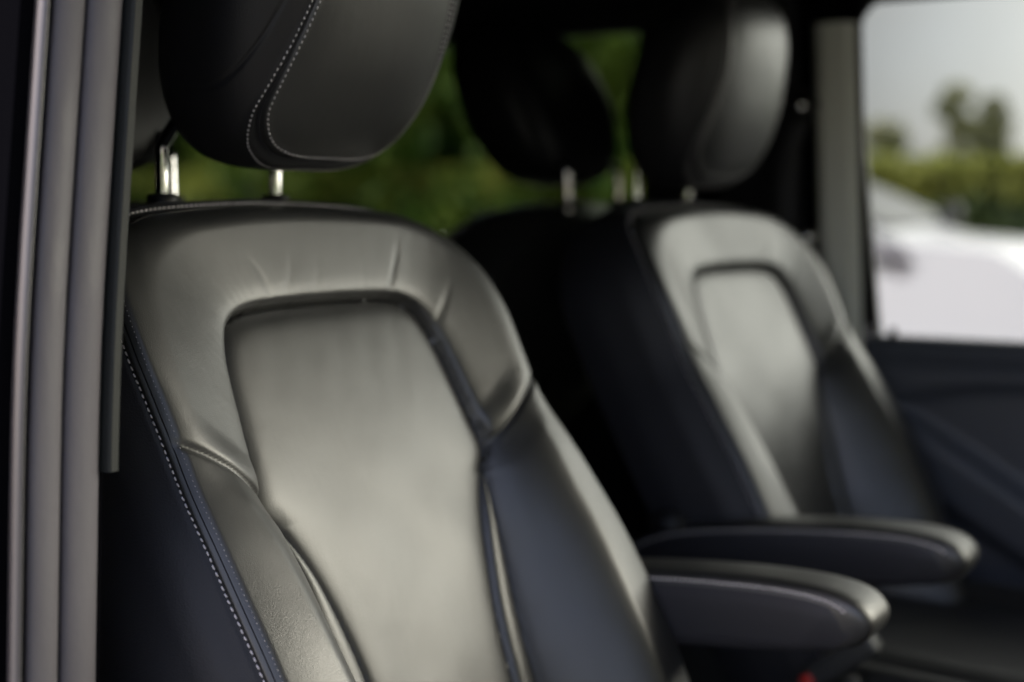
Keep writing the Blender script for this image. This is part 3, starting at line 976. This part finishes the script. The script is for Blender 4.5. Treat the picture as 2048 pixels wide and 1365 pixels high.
# ------------------------------------------------------------------ outside: white van, hedge, trees
def white_pickup(loc):
    wv = empty("white_pickup", loc, "white pickup truck parked beyond the far window", "pickup truck")
    # side outline, x forwards, z up
    out = [(-3.1, .50), (-3.12, 1.36), (-3.05, 1.12), (-.62, 1.14), (-.56, 1.36), (-.46, 1.84), (-.36, 1.91), (0.0, 1.93), (.32, 1.90), (.80, 1.70), (1.22, 1.50), (1.36, 1.455), (2.05, 1.40), (2.34, 1.22), (2.38, .75), (2.36, .40), (1.9, .36), (-2.9, .36)]
    O = resample(np.array(out + [out[0]], float), 140)[:-1]
    ys = np.linspace(-1, 1, 17)
    rows = []
    for t in ys:
        e = abs(t) ** 5
        rr = []
        for x, z in O:
            half = .98 - .14 * max(0, z - 1.3) / .7
            k = 1 - .045 * e
            rr.append(((x + .6) * k - .6, t * half, .33 + (z - .33) * (1 - .03 * e)))
        rows.append(rr)
    mb = MB(); mb.grid(np.array(rows), closed_v=True)
    n = len(O)
    mb.f.append(tuple(range(n))); mb.f.append(tuple(16 * n + k for k in reversed(range(n))))
    body = mb.build("body", white_paint, wv, sharp=None); fix_normals(body); auto_sharp(body, 50)
    # windscreen and side windows
    mb = MB()
    wsx = np.array([(1.20, 1.515), (.80, 1.705), (.36, 1.885)])
    mb.grid(np.array([[(x + .006, y * (1 - .12 * (z - 1.5)), z + .012) for y in np.linspace(-.82, .82, 8)] for x, z in wsx]))
    mb.build("windscreen", car_glass, wv)
    for sg in (-1, 1):
        mb = MB()
        q = [(-.44, 1.52), (.72, 1.52), (.26, 1.82), (-.38, 1.82)]
        mb.add([(x, sg * (.985 - .14 * (z - 1.3) / .7), z) for x, z in q], [(0, 1, 2, 3)])
        mb.build("side_window", car_glass, wv)
        mb = MB(); mb.box((1.04, sg * 1.0, 1.50), (1.16, sg * 1.20, 1.66))
        mb.build("wing_mirror", plastic, wv, bevel=.04)
        mb = MB(); mb.box((1.16, sg * .955, 1.275), (1.42, sg * .985, 1.315))
        mb.build("fender_vent", plastic, wv, bevel=.008)
        mb = MB(); mb.box((2.14, sg * .56, .92), (2.345, sg * .93, 1.13))
        mb.build("headlight", lamp_clear, wv, bevel=.04)
        mb = MB(); mb.box((-2.9, sg * .955, .72), (1.25, sg * .985, .80))
        mb.build("rub_strip", plastic, wv, bevel=.01)
        mb = MB(); mb.box((-.72, sg * .985, .45), (-.715, sg * .99, 1.44))
        mb.build("door_gap", plastic, wv)
        for x in (1.45, -2.35):
            mb = MB()
            mb.tube([(x, sg * .74, .36), (x, sg * .75, .36), (x, sg * .96, .36), (x, sg * .975, .36)], [.33, .36, .36, .33], 40)
            wh = mb.build("wheel", tyre_rubber, wv, sharp=40)
            mb = MB()
            mb.tube([(x, sg * .97, .36), (x, sg * .985, .36), (x, sg * .98, .36)], [.23, .22, .05], 30)
            mb.build("rim", alloy, wh, sharp=40)
    mb = MB(); mb.box((2.30, -.55, .55), (2.40, .55, .80))
    mb.build("grille", plastic, wv, bevel=.03)
    return wv
white_pickup((-3.15, 8.9, 0))

def leaf_mesh(cent, size, m, name, parent=None, off=(0, 0, 0)):
    c = np.asarray(cent); k = len(c)
    a = rng.normal(size=(k, 3)); a /= np.linalg.norm(a, axis=1)[:, None]
    b = rng.normal(size=(k, 3)); b -= a * (a * b).sum(1)[:, None]; b /= np.linalg.norm(b, axis=1)[:, None]
    s = size * rng.uniform(.6, 1.4, (k, 1))
    v = np.stack([c - a * s, c + b * s * .5, c + a * s, c - b * s * .5], 1).reshape(-1, 3) - np.asarray(off)
    f = np.arange(4 * k).reshape(-1, 4)
    return part(name, v, f, m, parent, smooth=False)

# clipped hedge along the far edge of the car park, a taller one beyond the far front corner
def hedge_run(p0, p1, h, k, m, m_top, label, leaf=.10, thick=1.4):
    p0, p1 = np.array(p0, float), np.array(p1, float)
    L = np.linalg.norm(p1 - p0); ax = (p1 - p0) / L; nr = np.array([-ax[1], ax[0]])
    ho = np.array((p0[0], p0[1], 0.0))
    hd = empty("hedge", tuple(ho), label, "hedge")
    t = rng.uniform(0, L, k); front = rng.uniform(0, 1, k)
    wav = .05 * np.sin(t * 1.7) + .05 * np.sin(t * 4.3 + 1) + .04 * np.sin(t * .6)
    z = h * rng.uniform(0, 1, k) ** .8
    d = np.where(front < .65, rng.normal(0, .09, k) + .10 * np.sin(t * 2.3) * np.sin(z * 2.1), rng.uniform(0, thick, k))
    top = front > .85
    z[top] = (h + wav + rng.normal(0, .06, k))[top]
    c = np.stack([ax[0] * t + nr[0] * d, ax[1] * t + nr[1] * d, z], 1)
    lit_top = z > h * .72 + .12 * np.sin(t * 2.9)  # upper leaves that take the painted-in lit colour
    leaf_mesh(c[~lit_top], leaf, m, "foliage", hd)
    leaf_mesh(c[lit_top], leaf, m_top, "lit_top_foliage", hd)
    mb = MB()
    q = [ax * 0 + nr * .25, ax * L + nr * .25, ax * L + nr * thick * .8, ax * 0 + nr * thick * .8]
    v = [(p[0], p[1], 0) for p in q] + [(p[0], p[1], h - .18) for p in q]
    mb.add(v, [(0, 3, 2, 1), (4, 5, 6, 7), (0, 1, 5, 4), (1, 2, 6, 5), (2, 3, 7, 6), (3, 0, 4, 7)])
    mb.build("twigs", bark, hd, smooth=False)
    return hd
hedge_run((-34, 23), (5, 24), 2.42, 46000, hedge_leaf, lit_top_leaf, "long clipped green hedge along the edge of the car park behind the white pickup")

def tree(name, loc, h, crown, r, m, label, n=5200, leaf=.13, trunk=.12, group=None, base=.35, blobs=9):
    t = empty(name, loc, label, "tree", group)
    mb = MB()
    top = np.array((rng.normal(0, .15), rng.normal(0, .15), h * .86))
    trunk_pts = catmull([(0, 0, 0), (.05, .03, h * .3), tuple(top * [.6, .6, .65]), tuple(top)], 14)
    mb.tube(trunk_pts, list(np.linspace(trunk, trunk * .25, 14)), 10)
    cents = []
    for i in range(blobs):
        a = rng.uniform(0, 2 * math.pi); q = rng.uniform(.25, .85)
        z = h * (base + (1 - base) * rng.uniform(.12, .92))
        rad = crown * q * math.sin(math.pi * min(.95, max(.12, (z / h - base) / (1 - base) * .8 + .15)))
        c = np.array((rad * math.cos(a), rad * math.sin(a), z)); cents.append(c)
        s = trunk_pts[min(13, int(13 * min(.95, z / h * .8)))]
        mb.tube(catmull([tuple(s), tuple((s + c) / 2 + [0, 0, .1]), tuple(c)], 6), list(np.linspace(trunk * .4, trunk * .1, 6)), 6)
    mb.build("trunk", bark, t)
    P = []
    for c in cents:
        kk = n // blobs
        d = rng.normal(size=(kk, 3)); d /= np.linalg.norm(d, axis=1)[:, None]
        rr = r * rng.uniform(.7, 1.25) * rng.uniform(.25, 1, (kk, 1)) ** .5
        P.append(c + d * rr * [1, 1, .8])
    leaf_mesh(np.vstack(P), leaf, m, "crown", t)
    return t
def ground_at(px, dist):
    r_ = Vector((math.cos(ANG), math.sin(ANG), 0)); f_ = Vector((-math.sin(ANG), math.cos(ANG), 0))
    p = Vector((cam.location.x, cam.location.y, 0)) + f_ * dist + r_ * ((px - 1024) / 2844 * dist)
    return (p.x, p.y, 0)
tree("slim_tree", ground_at(1898, 46), 5.6, .45, .58, tree_leaf, "left one of two thin olive trees close together above the hedge, seen through the window", 3000, .10, .09)
tree("slim_tree", ground_at(1972, 47), 5.35, .5, .64, tree_leaf, "right one of two thin olive trees close together above the hedge, seen through the window", 3400, .10, .09)
tree("slim_tree", ground_at(1748, 40), 4.3, .9, .55, tree_leaf, "small olive tree above the hedge beside the window pillar", 3000, .10, .08)
for i, (x, y, h) in enumerate(((-11.5, 24.6, 6.4), (-13.6, 25.4, 6.9), (-15.8, 24.4, 6.3), (-18.0, 25.6, 7.0), (-20.6, 24.8, 6.6), (-23.2, 26, 7.2), (-26, 25, 6.8), (-29, 26, 7.4))):
    tree("bushy_tree", (x, y, 0), h, 2.3, 1.25, dense_leaf, "dense green bushy tree in a row beyond the dark rear side window", 7000, .19, .18, "bushy trees beyond the rear side window", base=.04, blobs=20)
for i, (x, y, h) in enumerate(((11.4, 4.6, 11.0), (10, 1.2, 12), (9.6, -2.4, 12))):  # unseen trees, added so the windscreen side reflects dark
    tree("blocker_tree", (x, y, 0), h, 2.8, 1.7, tree_leaf, "tall leafy tree, unseen, added ahead of the van to darken the windscreen side", 7000, .24, .24, "unseen trees added ahead of the van", base=.08, blobs=20)
